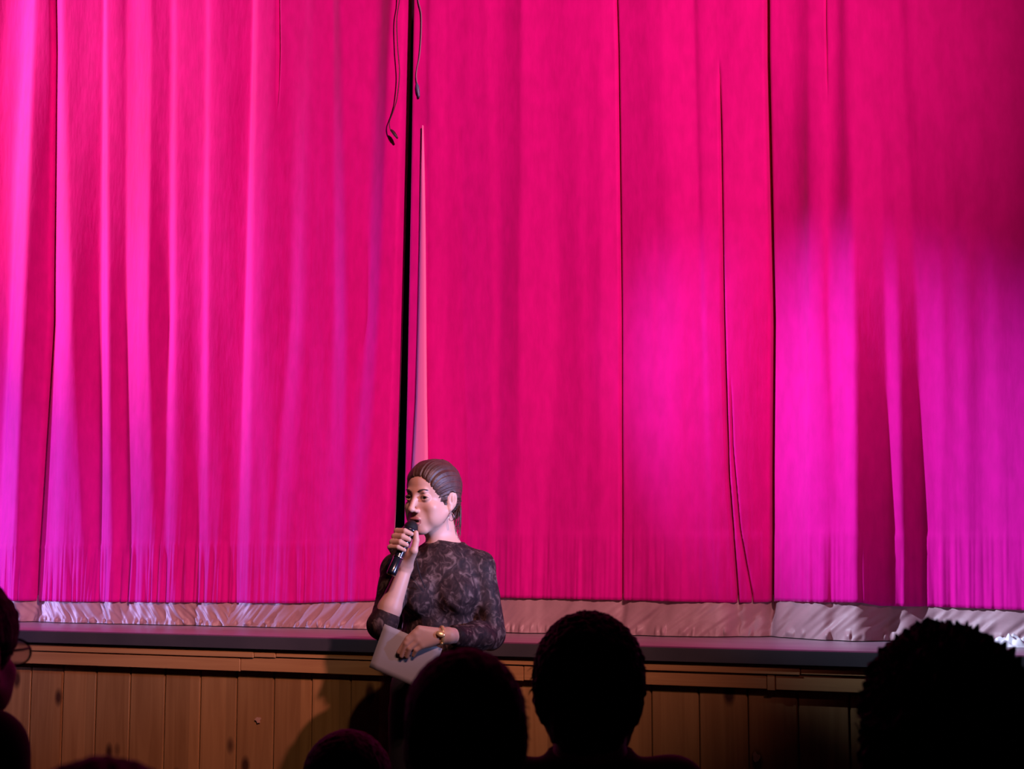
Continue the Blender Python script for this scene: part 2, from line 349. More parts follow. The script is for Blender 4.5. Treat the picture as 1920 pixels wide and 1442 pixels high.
def curtain(name, T, side):
    A = nodes_world(T)
    v = np.concatenate([np.linspace(0, .10, 26)[:-1], np.linspace(.10, 1, 110)])
    n = 1500
    rows = []
    for t in v:
        z0 = 1.165+t*(ZTOP-1.165)
        if side == 'L': X = np.linspace(A[0, 1, 0]+.02, float(edgeL(z0)), n)
        else: X = np.linspace(float(edgeR(z0)), A[-1, 1, 0]-.02, n)
        y = profile(A, X, z0)
        zh = np.interp(X, hx, hz)
        Z = zh+t*(ZTOP-zh)
        dz = Z-zh                                         # height above the hem
        seam = .235
        low = np.clip(1-dz/.62, 0, 1)**1.5
        below = np.clip((seam-dz)/seam, 0, 1)
        wr = wobble(X, dz, 95, 5, 11)+.6*wobble(X, dz, 210, 9, 12)
        amp = (.0022*low+.0042*np.clip((seam+.02-dz)/.06, 0, 1)*(.65+.5*below))
        am = np.where(X < -3.5, 1.0, np.where(X < -1.35, .35, .6))
        y = y-wr*amp*gauss(am, 20)
        y = y-.0055*np.exp(-((dz-seam)/.005)**2)-.0015*np.clip((seam-dz)/.01, 0, 1)
        y = y+.0016*wobble(X, Z, 26, 5, 5)+.004*wobble(X, Z, 9, 1.2, 6)
        # returned edge at the opening
        if side == 'L': e = (edgeL(z0)-X)
        else: e = (X-edgeR(z0))
        y = y+.045*np.exp(-(np.clip(e, 0, 9)/.006)**1.5)
        rows.append(np.stack([X, YC+y, Z], 1))
    R = np.array(rows); V = R.reshape(-1, 3)
    i, j = np.meshgrid(np.arange(len(v)-1), np.arange(n-1), indexing='ij'); a = (i*n+j).ravel()
    root = empty(name, (float(R[0, :, 0].mean()), YC, DECK))
    Vl = V-np.array(root.location)
    q = np.stack([a, a+1, a+n+1, a+n], 1)
    o = np_mesh('velvet_cloth', Vl, q, M['velvet'], root)
    sol = o.modifiers.new('thickness', 'SOLIDIFY'); sol.thickness = .003; sol.offset = -1 if False else 1
    # pale lining that hangs below the velvet down to the boards
    nl = 34; X = R[0, :, 0]; yb = R[0, :, 1]; zh = R[0, :, 2]; LR = []
    ybs = YC+gauss(yb-YC, 6)
    for t in np.linspace(0, 1, nl):
        H = zh+.025-DECK-.003
        Z = DECK+.003+t*H
        sgn = np.where(X < -3.5, -1.0, 1.0)
        dg = X*1.0+sgn*(1-t)*H*.9
        big = np.clip((X+2.6)/.7, 0, 1)
        wr = (1-big)*(.0055*wobble(dg, Z, 60, 24, 21)+.003*wobble(dg, Z, 130, 50, 22))+big*(.0140*wobble(dg, Z, 30, 20, 23)+.0045*wobble(dg, Z, 75, 40, 24))
        hang = np.clip((1-t)*1.6, 0, 1)
        y = (ybs-YC)*(.75+.25*t)+YC+.006+wr*hang
        y = y-.020*(1-t)**2*(1+.6*wobble(X, Z, 22, 3, 25))
        y = y-.012*np.exp(-((t-.10)/.09)**2)*np.clip(wobble(X, Z, 110, 8, 26), 0, 1)
        lift = np.clip(wobble(X, 0*X, 7, 1, 27)-.75, 0, 1)*.03*(1-t)**2
        LR.append(np.stack([X, y, Z+lift], 1))
    LV = np.array(LR).reshape(-1, 3)-np.array(root.location)
    i, j = np.meshgrid(np.arange(nl-1), np.arange(n-1), indexing='ij'); a = (i*n+j).ravel()
    l = np_mesh('dust_skirt', LV, np.stack([a, a+1, a+n+1, a+n], 1), M['lining'], root); l['label'] = 'pale grey satin strip below the velvet'
    return root, A
cl, AL = curtain('stage_curtain', LEFT, 'L')
tag(cl, None, 'curtain', 'main curtains of the stage')
cr, AR = curtain('stage_curtain', RIGHT, 'R')
cl['label'] = 'pink velvet stage curtain with narrow even violet striped folds'
tag(cr, 'pink velvet stage curtain with wide flat folds, sharp dark creases and pale turned edge', 'curtain', 'main curtains of the stage')
# pale band of the turned edge
pts = [((800,240),(801,240)),((797,330),(803.5,330)),((795,450),(805.5,450)),((791,640),(807,640)),((788,750),(808,750)),((782,860),(810,860)),((774,1000),(812,1000)),((766,1126),(814,1126))]
bm = bmesh.new(); prev = None
for (a, b) in pts:
    ra = onY(*a, YC); row = []
    for k in range(5):
        p = onY(a[0]+(b[0]-a[0])*k/4, a[1], YC)
        y = float(profile(AR, np.linspace(edgeR(p.z), edgeR(p.z)+1.2, 400), p.z)[int((p.x-edgeR(p.z))/1.2*399)])
        row.append(bm.verts.new(Vector((p.x, YC+y-.014-.006*math.sin(math.pi*k/4), p.z))-cr.location))
    if prev:
        for u in range(4): bm.faces.new((prev[u], prev[u+1], row[u+1], row[u]))
    prev = row
o = bm_obj('turned_edge', bm, M['band'], cr, True); o['label'] = 'pale pink smooth band along the opening'
sm = o.modifiers.new('thickness', 'SOLIDIFY'); sm.thickness = .004; sm.offset = 0

# hanging cables in front of the curtain opening
def cable(name, label, path, plug, r, cm, pm, Y=5.09):
    A0 = AL if path[0][0] < 770 else AR; e0 = edgeL if path[0][0] < 770 else edgeR
    def sp(a, b):
        p = onY(a, b, YC); X = np.linspace(p.x-1.2, p.x+1.2, 801); p.y = YC+float(profile(A0, X, p.z)[390:411].min())-.013; return p
    P = [sp(a, b) for a, b in path]; root = empty(name, P[-1]); off = root.location
    bm = bmesh.new(); add_tube(bm, [p-off for p in spline(P, 10)], r, 8); bm_obj('cord', bm, cm, root, True)
    q = [sp(a, b)-off for a, b in plug]
    bm = bmesh.new(); n = 9
    pp = [q[0]+(q[1]-q[0])*i/n for i in range(n+1)]
    rr = [r*1.3, r*2.0, r*2.9, r*3.2, r*3.2, r*3.2, r*3.0, r*2.2, r*2.2, r*1.4]
    add_tube(bm, pp, rr, 12); bm_obj('plug', bm, pm, root, True)
    tag(root, label, 'cable')
cable('hanging_cable', 'thin dark red cable with plug hanging beside the dark curtain gap', [(757,-60),(757,0),(752,40),(753,90),(756,140),(752,185),(745,212),(738,232),(739,246),(743,253)], [(741,247),(752,263)], .0021, M['cable'], M['cable'])
cable('hanging_cable', 'thin grey violet cable with blue grey plug hanging over the pale curtain edge', [(790,-60),(791,0),(797,30),(797,70),(794,110),(789,135),(788,150),(790,165)], [(789,160),(793,187)], .0021, M['cable2'], M['plug'])

# white patch on the boards, not identified, built as a crumpled sheet
def crumple():
    c = onY(1897, 1201, 5.0); c.z = DECK
    root = None
    nu, nv = 60, 40; V = []
    for i in range(nu):
        for j in range(nv):
            a, b = i/(nu-1)*2-1, j/(nv-1)*2-1
            h = max(0, 1-a*a)*max(0, 1-b*b)
            z = .030*h*(1+.5*math.sin(9*a+3*b)*math.sin(7*b-2*a))+.002*h*math.sin(27*a+5*b)
            V.append((a*.075*(1+.1*math.sin(5*b)), b*.035*(1+.15*math.sin(6*a)), max(0.001, z)))
    i, j = np.meshgrid(np.arange(nu-1), np.arange(nv-1), indexing='ij'); a = (i*nv+j).ravel()
    o = np_mesh('white_patch', V, np.stack([a, a+nv, a+nv+1, a+1], 1), M['white']); o.location = c
    tag(o, 'small crumpled white patch on the stage floor at the foot of the curtain', 'plastic film')
crumple()

# ------------------------------------------------------------------ implicit bodies
class Field:
    def __init__(s, xs, ys, zs):
        s.x, s.y, s.z = [np.asarray(a, np.float32) for a in (xs, ys, zs)]
        s.v = np.full((len(xs), len(ys), len(zs)), 1.0, np.float32)
    def _op(s, fn, lo, hi, k, mode):
        mg = k+.014
        sl = []
        for ax, l, h in zip((s.x, s.y, s.z), lo, hi):
            a = int(np.searchsorted(ax, l-mg)); b = int(np.searchsorted(ax, h+mg)); sl.append(slice(a, b))
            if b <= a: return
        X = s.x[sl[0]][:, None, None]; Y = s.y[sl[1]][None, :, None]; Z = s.z[sl[2]][None, None, :]
        d = fn(X, Y, Z).astype(np.float32); a = s.v[tuple(sl)]
        if mode == '+':
            if k < 1e-5: s.v[tuple(sl)] = np.minimum(a, d)
            else:
                h = np.clip(.5+.5*(a-d)/k, 0, 1); s.v[tuple(sl)] = a+(d-a)*h-k*h*(1-h)
        else:
            d = -d
            if k < 1e-5: s.v[tuple(sl)] = np.maximum(a, d)
            else:
                h = np.clip(.5-.5*(a-d)/k, 0, 1); s.v[tuple(sl)] = a+(d-a)*h+k*h*(1-h)
    def ell(s, c, r, k=.01, R=None, mode='+'):
        c = np.asarray(c, float); r = np.asarray(r, float)
        R = np.eye(3) if R is None else np.asarray(R)
        ext = np.sqrt(((R*r[None, :])**2).sum(1))
        def fn(X, Y, Z):
            x, y, z = X-c[0], Y-c[1], Z-c[2]
            q = [R[0, i]*x+R[1, i]*y+R[2, i]*z for i in range(3)]
            k0 = np.sqrt(sum((q[i]/r[i])**2 for i in range(3)))+1e-9; k1 = np.sqrt(sum((q[i]/r[i]**2)**2 for i in range(3)))+1e-9
            return k0*(k0-1)/k1
        s._op(fn, c-ext, c+ext, k, mode)
    def cone(s, a, b, ra, rb=None, k=.01, mode='+', flat=1.0):
        a = np.asarray(a, float); b = np.asarray(b, float); rb = ra if rb is None else rb
        d = b-a; L2 = float(d@d)+1e-12; m = max(ra, rb)
        def fn(X, Y, Z):
            x, y, z = X-a[0], Y-a[1], Z-a[2]
            t = np.clip((x*d[0]+y*d[1]+z*d[2])/L2, 0, 1)
            return np.sqrt((x-t*d[0])**2+(y-t*d[1])**2+(z-t*d[2])**2)-(ra+t*(rb-ra))
        s._op(fn, np.minimum(a, b)-m, np.maximum(a, b)+m, k, mode)
    def cutabove(s, p, n, lo, hi):            # remove what lies on the +n side of the plane within a box
        n = np.asarray(n, float)
        s._op(lambda X, Y, Z: -((X-p[0])*n[0]+(Y-p[1])*n[1]+(Z-p[2])*n[2]), np.asarray(lo, float), np.asarray(hi, float), 0, '-')
    def mesh(s, smooth=1):
        v = s.v; ins = v < 0
        ins[0] = ins[-1] = False; ins[:, 0] = ins[:, -1] = False; ins[:, :, 0] = ins[:, :, -1] = False
        v = np.where(ins, v, np.maximum(v, 1e-6))
        c = sum(ins[a:a+ins.shape[0]-1, b:b+ins.shape[1]-1, e:e+ins.shape[2]-1].astype(np.int8) for a in (0, 1) for b in (0, 1) for e in (0, 1))
        act = (c > 0) & (c < 8); I, J, K = np.nonzero(act)
        idx = np.full(act.shape, -1, np.int32); idx[I, J, K] = np.arange(len(I))
        cv = {(a, b, e): v[I+a, J+b, K+e] for a in (0, 1) for b in (0, 1) for e in (0, 1)}
        P = np.zeros((len(I), 3)); W = np.zeros(len(I))
        for a in cv:
            for ax in range(3):
                if a[ax] == 0:
                    b = list(a); b[ax] = 1; b = tuple(b)
                    va, vb = cv[a], cv[b]; cr_ = (va < 0) != (vb < 0)
                    t = np.where(cr_, va/np.where(np.abs(va-vb) < 1e-9, 1, va-vb), 0)
                    q = np.tile(np.array(a, float), (len(I), 1)); q[:, ax] = t
                    P[cr_] += q[cr_]; W[cr_] += 1
        P /= np.maximum(W, 1)[:, None]
        V = np.stack([s.x[I]+P[:, 0]*(s.x[I+1]-s.x[I]), s.y[J]+P[:, 1]*(s.y[J+1]-s.y[J]), s.z[K]+P[:, 2]*(s.z[K+1]-s.z[K])], 1)
        F = []
        for ax in range(3):
            sl0 = [slice(None)]*3; sl1 = [slice(None)]*3; sl0[ax] = slice(0, -1); sl1[ax] = slice(1, None)
            A_, B_ = ins[tuple(sl0)], ins[tuple(sl1)]; i, j, k = np.nonzero(A_ != B_); s_in = A_[i, j, k]
            g = [i, j, k]; o1, o2 = [(1, 2), (2, 0), (0, 1)][ax]
            def cell(d1, d2):
                h = [q.copy() for q in g]; h[o1] = h[o1]-d1; h[o2] = h[o2]-d2; return idx[h[0], h[1], h[2]]
            f = np.stack([cell(1, 1), cell(0, 1), cell(0, 0), cell(1, 0)], 1)
            f[~s_in] = f[~s_in][:, ::-1]
            F.append(f[(f >= 0).all(1)])
        F = np.concatenate(F)
        for _ in range(smooth):
            S = np.zeros_like(V); N_ = np.zeros(len(V))
            for a, b in ((0, 1), (1, 2), (2, 3), (3, 0)):
                for q in range(3): S[:, q] += np.bincount(F[:, a], V[F[:, b], q], len(V))+np.bincount(F[:, b], V[F[:, a], q], len(V))
                N_ += np.bincount(F[:, a], minlength=len(V))+np.bincount(F[:, b], minlength=len(V))
            V = .5*V+.5*S/np.maximum(N_, 1)[:, None]
        return V, F
def rot(yaw=0, pitch=0, roll=0):
    return np.array(Matrix.Rotation(yaw, 3, 'Z') @ Matrix.Rotation(pitch, 3, 'X') @ Matrix.Rotation(roll, 3, 'Y'))
class TF:
    def __init__(s, c, R, k=1.0): s.c = np.asarray(c, float); s.R = R; s.k = k
    def p(s, *q): return s.c+s.k*(s.R@np.array(q, float))
    def inv(s, V): return ((V-s.c)@s.R)/s.k

def head(F, T, fem=True, ears=True):
    E = lambda c, r, k=.01, m='+', R=None: F.ell(T.p(*c), np.array(r)*T.k, k, T.R if R is None else T.R@R, m)
    C = lambda a, b, ra, rb, k=.01, m='+': F.cone(T.p(*a), T.p(*b), ra*T.k, rb*T.k, k, m)
    E((0, .014, .028), (.070, .090, .082))
    E((0, -.028, .035), (.060, .058, .058), .02)
    E((0, -.028, -.030), (.055, .060, .080), .02)
    for s in (-1, 1):
        C((s*.052, -.004, -.048), (s*.020, -.066, -.100), .016, .013, .022)
        E((s*.040, -.060, -.030), (.020, .018, .016), .018)
    E((0, -.074, -.102), (.019, .014, .013), .018)
    E((0, -.068, -.070), (.032, .026, .030), .016)
    C((-.030, -.081, .019), (.030, -.081, .019), .007, .007, .014)
    for s in (-1, 1):
        E((s*.031, -.098, .0), (.017, .016, .011), .012, '-')
        E((s*.031, -.0735, -.001), (.0150, .0140, .0135), .004)
        E((s*.031, -.0900, -.001), (.0122, .0105, .0043), .001, '-')
        E((s*.044, -.042, -.058), (.016, .030, .028), .02)
    C((0, -.084, .010), (0, -.108, -.034), .0075, .0095, .012)
    E((0, -.109, -.037), (.0095, .009, .008), .006)
    for s in (-1, 1):
        E((s*.0115, -.097, -.041), (.0070, .0095, .0065), .006)
        E((s*.006, -.103, -.047), (.0035, .005, .003), .002, '-')
    E((0, -.0925, -.0665), (.020, .0080, .0045), .005)
    E((0, -.0905, -.0820), (.017, .0080, .0056), .005)
    E((0, -.1000, -.0740), (.0160, .0150, .0034), .002, '-')
    if ears:
        for s in (-1, 1):
            Re = np.array(Matrix.Rotation(-s*.5, 3, 'Z') @ Matrix.Rotation(-.15, 3, 'X'))
            E((s*.072, .008, -.012), (.0065, .017, .030), .006, '+', Re)
            E((s*.080, .003, -.007), (.0075, .0105, .019), .003, '-', Re); E((s*.075, .006, -.006), (.003, .004, .012), .003, '+', Re)
            E((s*.070, .000, -.038), (.0055, .008, .009), .004, '+', Re)

# ------------------------------------------------------------------ the speaker
D0 = 4.57; X0 = ray(830, 1040)[0]*D0
WR = tag(empty('person', at(X0, D0, 0), YAW), 'woman in dark lace blouse standing before the stage, speaking into a microphone', 'person')
def lp(px, py, y):                      # picture point at a depth in her own frame (x right, y away, z up)
    a, b = ray(px, py); d = D0+y
    return np.array((a*d-X0, y, CAMZ+b*d))
zs = np.concatenate([np.arange(-.01, .98, .008), np.arange(.98, 1.70, .002)])
def wfield(h=.002): return Field(np.arange(-.30, .27, h), np.arange(-.33, .19, h), zs)
HT = TF(lp(811, 931, -.02), rot(rad(-35), rad(4), rad(2)), 0.96)
SHL = lp(899, 1064, 0.0); ELL = lp(921, 1192, -.04); WRL = lp(840, 1192, -.245)
SHR = lp(745, 1068, -.03); ELR = lp(719, 1172, -.17); WRR = lp(760, 1062, -.14)
NB = np.array((.012, .035, 1.36)); NT = HT.p(0, .020, -.055)
MT = lp(773, 984, -.163); MB = lp(733, 1078, -.235)
# --- body
F = wfield(); head(F, HT)
F.cone(NB, NT, .046, .044, .02)
F.cone(NB+(-.004, -.018, .0), HT.p(0, -.03, -.075), .030, .026, .02)
F.cone(NB+(0, 0, -.03), SHL, .045, .040, .03); F.cone(NB+(0, 0, -.03), SHR, .045, .040, .03)
F.ell((0, 0, 1.25), (.125, .085, .15), .03); F.ell((.005, .0, 1.09), (.105, .08, .12), .03); F.ell((.0, .01, .93), (.15, .10, .12), .03)
for a, b, c, r in ((SHL, ELL, WRL, 1), (SHR, ELR, WRR, 1)):
    F.cone(a, b, .041, .034, .015); m = b+(c-b)*.28; F.cone(b, m, .034, .034, .01); F.cone(m, c, .034, .0215, .01)
# right fist round the microphone
Ax = (MT-MB)/np.linalg.norm(MT-MB); e1 = np.array((-1., 0, 0)); e1 -= Ax*(e1@Ax); e1 /= np.linalg.norm(e1)
e2 = np.cross(Ax, e1); e2 = e2 if e2[1] < 0 else -e2
GC = MB+Ax*.104
def wrap(t, deg, R): a = rad(deg); return GC+Ax*t+R*(math.cos(a)*e1+math.sin(a)*e2)
for i, (t, r) in enumerate(((.031, .0086), (.012, .0090), (-.007, .0086), (-.025, .0074))):
    mcp = wrap(t-.003, -62, .036); pip = wrap(t, 12, .0345); dip = wrap(t-.001, 74, .0265); tip = wrap(t-.002, 122, .0245)
    F.cone(WRR+(-.004, -.005, .0), mcp, .0185, .0115, .010); F.cone(mcp, pip, .0105, r*1.04, .003); F.cone(pip, dip, r*1.02, r*.95, .0015); F.cone(dip, tip, r*.95, r*.82, .0015)
F.cone(WRR, wrap(-.01, -110, .031), .021, .016, .012)
t0 = WRR+(wrap(-.012, -165, .034)-WRR)*.35; t1 = wrap(-.006, -165, .034); t2 = wrap(.022, 175, .030); t3 = wrap(.040, 150, .0265)
F.cone(t0, t1, .0165, .0125, .01); F.cone(t1, t2, .0115, .0098, .003); F.cone(t2, t3, .0098, .0078, .002)
# left hand over the paper
mc = [lp(786, 1180, -.268), lp(781, 1190, -.270), lp(784, 1201, -.270), lp(792, 1210, -.267)]
pi_ = [lp(764, 1198, -.272), lp(762, 1207, -.274), lp(768, 1216, -.273), lp(780, 1219, -.270)]
ti = [lp(747, 1223, -.262), lp(753, 1230, -.263), lp(763, 1231, -.263), lp(775, 1229, -.262)]
for i in range(4):
    r = (.0082, .0086, .0083, .0072)[i]
    F.cone(WRL, mc[i], .0190, .0112, .010); F.cone(mc[i], pi_[i], .0100, r, .003); F.cone(pi_[i], ti[i], r, r*.78, .0015)
F.cone(WRL+(-.01, .004, 0), lp(812, 1206, -.238), .015, .012, .01); F.cone(lp(812, 1206, -.238), lp(785, 1203, -.234), .0115, .0095, .003); F.cone(lp(785, 1203, -.234), lp(768, 1209, -.236), .0095, .0078, .003)
# legs
for s in (-1, 1):
    F.cone((s*.075, .01, .88), (s*.085, .0, .48), .075, .052, .02); F.cone((s*.085, 0, .48), (s*.09, .03, .10), .050, .034, .02)
    F.cone((s*.09, .03, .075), (s*.10, -.09, .055), .036, .026, .02)
V, Q = F.mesh(1); del F
hl = HT.inv(V[Q].mean(1))
mi = np.zeros(len(Q), int)
lipm = (np.abs(hl[:, 0]) < .0225) & (hl[:, 1] < -.086) & (((hl[:, 0]/.0235)**2+((hl[:, 2]+.0738)/.0155)**2) < 1)
mi[lipm] = 1
mi[(np.abs(hl[:, 0]) < .017) & (np.abs(hl[:, 2]+.074) < .0034) & (hl[:, 1] < -.080) & (hl[:, 1] > -.0975)] = 2
body = np_mesh('body', V, Q, [M['skin'], M['lip'], M['mouth']], WR, mi=mi)
# --- eyes, brows, lashes
def ball(name, c, r, m, parent, gaze=None, m2=None, ang=.5):
    bm = bmesh.new(); bmesh.ops.create_uvsphere(bm, u_segments=28, v_segments=20, radius=r)
    if m2 is not None:
        g = Vector(gaze).normalized()
        for f in bm.faces:
            if f.calc_center_median().normalized().angle(g) < ang: f.material_index = 1
    o = bm_obj(name, bm, [m]+([m2] if m2 else []), parent, True); o.location = c; return o
for s in (-1, 1):
    ball('eye', HT.p(s*.031, -.0728, -.001), .0122*HT.k, M['eyewhite'], WR, HT.R@np.array((.22, -1, .03)), M['iris'], .60)
    bm = bmesh.new(); pts = [HT.p(s*(.012+.033*t), -.0925+.0150*t**1.5+(.002 if t < .2 else 0), .0180+.0065*math.sin(t*2.3)) for t in np.linspace(0, 1, 9)]
    add_tube(bm, pts, [.0016, .0026, .003, .003, .0028, .0025, .0021, .0016, .0009], 8); bm_obj('eyebrow', bm, M['brow'], WR, True)
    bm = bmesh.new(); pts = [HT.p(s*(.031+.0135*math.cos(a)), -.0735-.0140*math.sin(a)**.6-.0006, -.001+.0066*math.sin(a)) for a in np.linspace(.06, math.pi-.06, 11)]
    add_tube(bm, pts, .0010, 6); bm_obj('eyelashes', bm, M['brow'], WR, True)
# --- hair
F = Field(np.arange(-.22, .13, .002), np.arange(-.18, .19, .002), np.arange(1.34, 1.70, .002))
Eh = lambda c, r, k=.01, m='+', R=None: F.ell(HT.p(*c), np.array(r)*HT.k, k, HT.R if R is None else HT.R@R, m)
Eh((0, .016, .030), (.0785, .096, .0895)); Eh((0, -.022, .048), (.066, .062, .060), .02)
Eh((0, .075, -.030), (.050, .034, .055), .02); Eh((0, .105, -.045), (.030, .026, .034), .012)
for s in (-1, 1): Eh((s*.060, .020, .0), (.019, .040, .035), .012)
# open the face and the ears
Eh((0, -.100, -.028), (.065, .072, .092), .016, '-')
Eh((0, -.055, -.085), (.085, .060, .075), .008, '-')
for s in (-1, 1): Eh((s*.080, .002, -.016), (.018, .022, .032), .004, '-')
V, Q = F.mesh(4)
h = HT.inv(V); ang = np.arctan2(h[:, 0]-.018, h[:, 2]+.03)
nrm = h-np.array((0, .015, .02)); nrm /= np.linalg.norm(nrm, axis=1)[:, None]+1e-9
st = .0016*wobble(ang, h[:, 1], 34, 12, 31)+.0008*wobble(ang, h[:, 1], 90, 20, 32)-.004*np.exp(-((h[:, 0]-.018)/.004)**2)*(h[:, 1] < .03)*(h[:, 2] > .05)
V = V+(nrm*st[:, None])@HT.R.T
hair = np_mesh('hair', V, Q, M['hair'], WR)
bm = bmesh.new(); rr = random.Random(3)
for i in range(0):                     # loose strands
    s = 1 if i % 3 else -1; y0 = rr.uniform(-.03, .09); a = rr.uniform(-.9, 1.1)
    p0 = HT.p(s*.074*math.cos(a), y0, .03+.08*math.sin(a)); p1 = HT.p(s*(.082+rr.uniform(0, .006))*math.cos(a*.9), y0+.03, .02+.085*math.sin(a*.9)); p2 = HT.p(s*.055, .09+rr.uniform(0, .03), -.03+rr.uniform(-.03, .03))
    add_tube(bm, spline([p0, p1, p2], 5), .0005, 4, False)
for i in range(16):
    x = rr.uniform(.035, .062); p0 = HT.p(x, .07, -.03); p1 = HT.p(x+rr.uniform(-.004, .01), .06+rr.uniform(-.01, .02), -.075); p2 = HT.p(x+rr.uniform(-.012, .004), .055+rr.uniform(-.01, .02), -.11-rr.uniform(0, .03))
    add_tube(bm, spline([p0, p1, p2], 5), [.0016*(1-j/11) + .0003 for j in range(11)], 5, False)
bm_obj('loose_hair', bm, M['hair'], hair, True)
# --- blouse
F = wfield()
F.ell((0.004, .0, 1.25), (.133, .094, .158), .03); F.ell((.0, .0, 1.09), (.126, .092, .13), .03)
for s in (-1, 1): F.ell((.002+s*.058-.012, -.070, 1.235), (.055, .045, .055), .03)
F.cone(NB+(0, 0, -.04), SHL, .052, .047, .03); F.cone(NB+(0, 0, -.04), SHR, .052, .047, .03)
F.cone((.010, .022, 1.33), (.006, .014, 1.405), .062, .052, .02)
F.cone(SHL, ELL, .0475, .0415, .015); m = ELL+(WRL-ELL)*.28; F.cone(ELL, m, .0425, .0440, .012)
cuff = WRL+(ELL-WRL)*.20; F.cone(m, cuff, .0440, .0305, .012)
F.cone(SHR, ELR, .047, .043, .015); mr_ = ELR+(WRR-ELR)*.10; F.cone(ELR, mr_, .042, .041, .01)
F.cutabove((.008, .0, 1.398), (.12, -.05, 1), (-.08, -.08, 1.37), (.10, .12, 1.48))
ax = (WRR-ELR)/np.linalg.norm(WRR-ELR)
F.cutabove(mr_+ax*.012, ax, mr_-.03, mr_+(.05, .06, .09)) if False else None
V, Q = F.mesh(1)
cen = V.mean(0)
wr = .0022*wobble(V[:, 0]*1.0+V[:, 1]*.6, V[:, 2], 26, 60, 41)+.0012*wobble(V[:, 0]-V[:, 1], V[:, 2], 70, 90, 42)
e = np.exp(-((V[:, 2]-1.16)/.07)**2)
nn = np.zeros_like(V); fn_ = np.cross(V[Q[:, 1]]-V[Q[:, 0]], V[Q[:, 2]]-V[Q[:, 0]])
for a in range(4):
    for q in range(3): nn[:, q] += np.bincount(Q[:, a], fn_[:, q], len(V))
nn /= np.linalg.norm(nn, axis=1)[:, None]+1e-12
V = V+nn*(wr*(1+e))[:, None]
bl = np_mesh('blouse', V, Q, M['lace'], WR)
# sleeve end ring and collar band
def ringtube(name, c, axis, R, r, m, parent, seg=40, el=1.0):
    A_ = Vector(axis).normalized(); u = A_.orthogonal().normalized(); v = A_.cross(u); bm = bmesh.new()
    rings = []
    for i in range(seg):
        a = 2*math.pi*i/seg; d = math.cos(a)*u+math.sin(a)*v; o_ = Vector(c)+d*R
        rings.append([bm.verts.new(o_+r*(math.cos(b)*d+el*math.sin(b)*A_)) for b in [2*math.pi*j/10 for j in range(10)]])
    for i in range(seg):
        a, b = rings[i], rings[(i+1) % seg]
        for j in range(10): bm.faces.new((a[j], a[(j+1) % 10], b[(j+1) % 10], b[j]))
    return bm_obj(name, bm, m, parent, True)
ringtube('cuff', cuff, WRL-ELL, .0290, .003, M['lace'], bl, el=2)
# --- trousers, shoes
F = Field(np.arange(-.2, .2, .006), np.arange(-.18, .18, .006), np.arange(-.01, 1.12, .006))
F.ell((.0, .01, .95), (.158, .108, .115), .03); F.ell((.006, 0, 1.04), (.120, .096, .06), .03)
for s in (-1, 1):
    F.cone((s*.075, .01, .88), (s*.085, .0, .48), .088, .066, .02); F.cone((s*.085, 0, .48), (s*.09, .03, .09), .066, .060, .02)
V, Q = F.mesh(1); np_mesh('trousers', V, Q, M['trouser'], WR)
F = Field(np.arange(-.2, .2, .004), np.arange(-.18, .12, .004), np.arange(-.02, .14, .004))
for s in (-1, 1):
    F = Field(np.arange(s*.1-.08, s*.1+.08, .004), np.arange(-.18, .12, .004), np.arange(-.02, .14, .004))
    F.cone((s*.09, .035, .045), (s*.10, -.10, .035), .044, .034, .02); F.cutabove((0, 0, .0), (0, 0, -1), (-.3, -.3, -.1), (.3, .3, .05))
    V, Q = F.mesh(1); np_mesh('shoe', V, Q, M['shoe'], WR)
# --- jewellery
bm = bmesh.new(); add_tube(bm, spline([lp(776, 1032, -.085), lp(781, 1052, -.125), lp(788, 1080, -.132), lp(797, 1102, -.128)], 6), .0016, 6); bm_obj('necklace_cord', bm, M['black'], WR, True)
ec = HT.p(.074, .000, -.050)
for dy, R_ in ((0, .0125),):
    A_ = HT.R@np.array((.35, .0, .1)); 
    o = ringtube('earring', ec-np.array((0, 0, R_)), HT.R@np.array((.25, 1, 0)), R_, .0013, M['silver'], WR, 30)
    o['label'] = 'silver hoop earring'
wax = (WRL-lp(800, 1190, -.26)); bc = WRL+(lp(800, 1190, -.262)-WRL)*.30
br = ringtube('bracelet', bc, wax, .0255, .0032, M['gold'], WR, 36, 1.6); br['label'] = 'gold bracelet watch on the wrist'
bm = bmesh.new(); bmesh.ops.create_uvsphere(bm, u_segments=24, v_segments=14, radius=1)
for v in bm.verts: v.co = Vector((v.co.x*.0135, v.co.y*.005, v.co.z*.010))
o = bm_obj('watch_face', bm, M['gold'], br, True); o.location = Vector(bc)+Vector((-.001, -.0265, .006)); o.rotation_euler = (rad(-28), rad(18), 0)
for dz in (-.014, -.022):
    ball('bead', Vector(bc)+Vector((.002, -.020, dz)), .0032, M['gold'], br)
ringtube('finger_ring', wrap(.012, -25, .0355), np.cross(Ax, wrap(.012, -25, 1)-wrap(.012, -25, 0)), .0108, .0013, M['silver'], WR, 24)

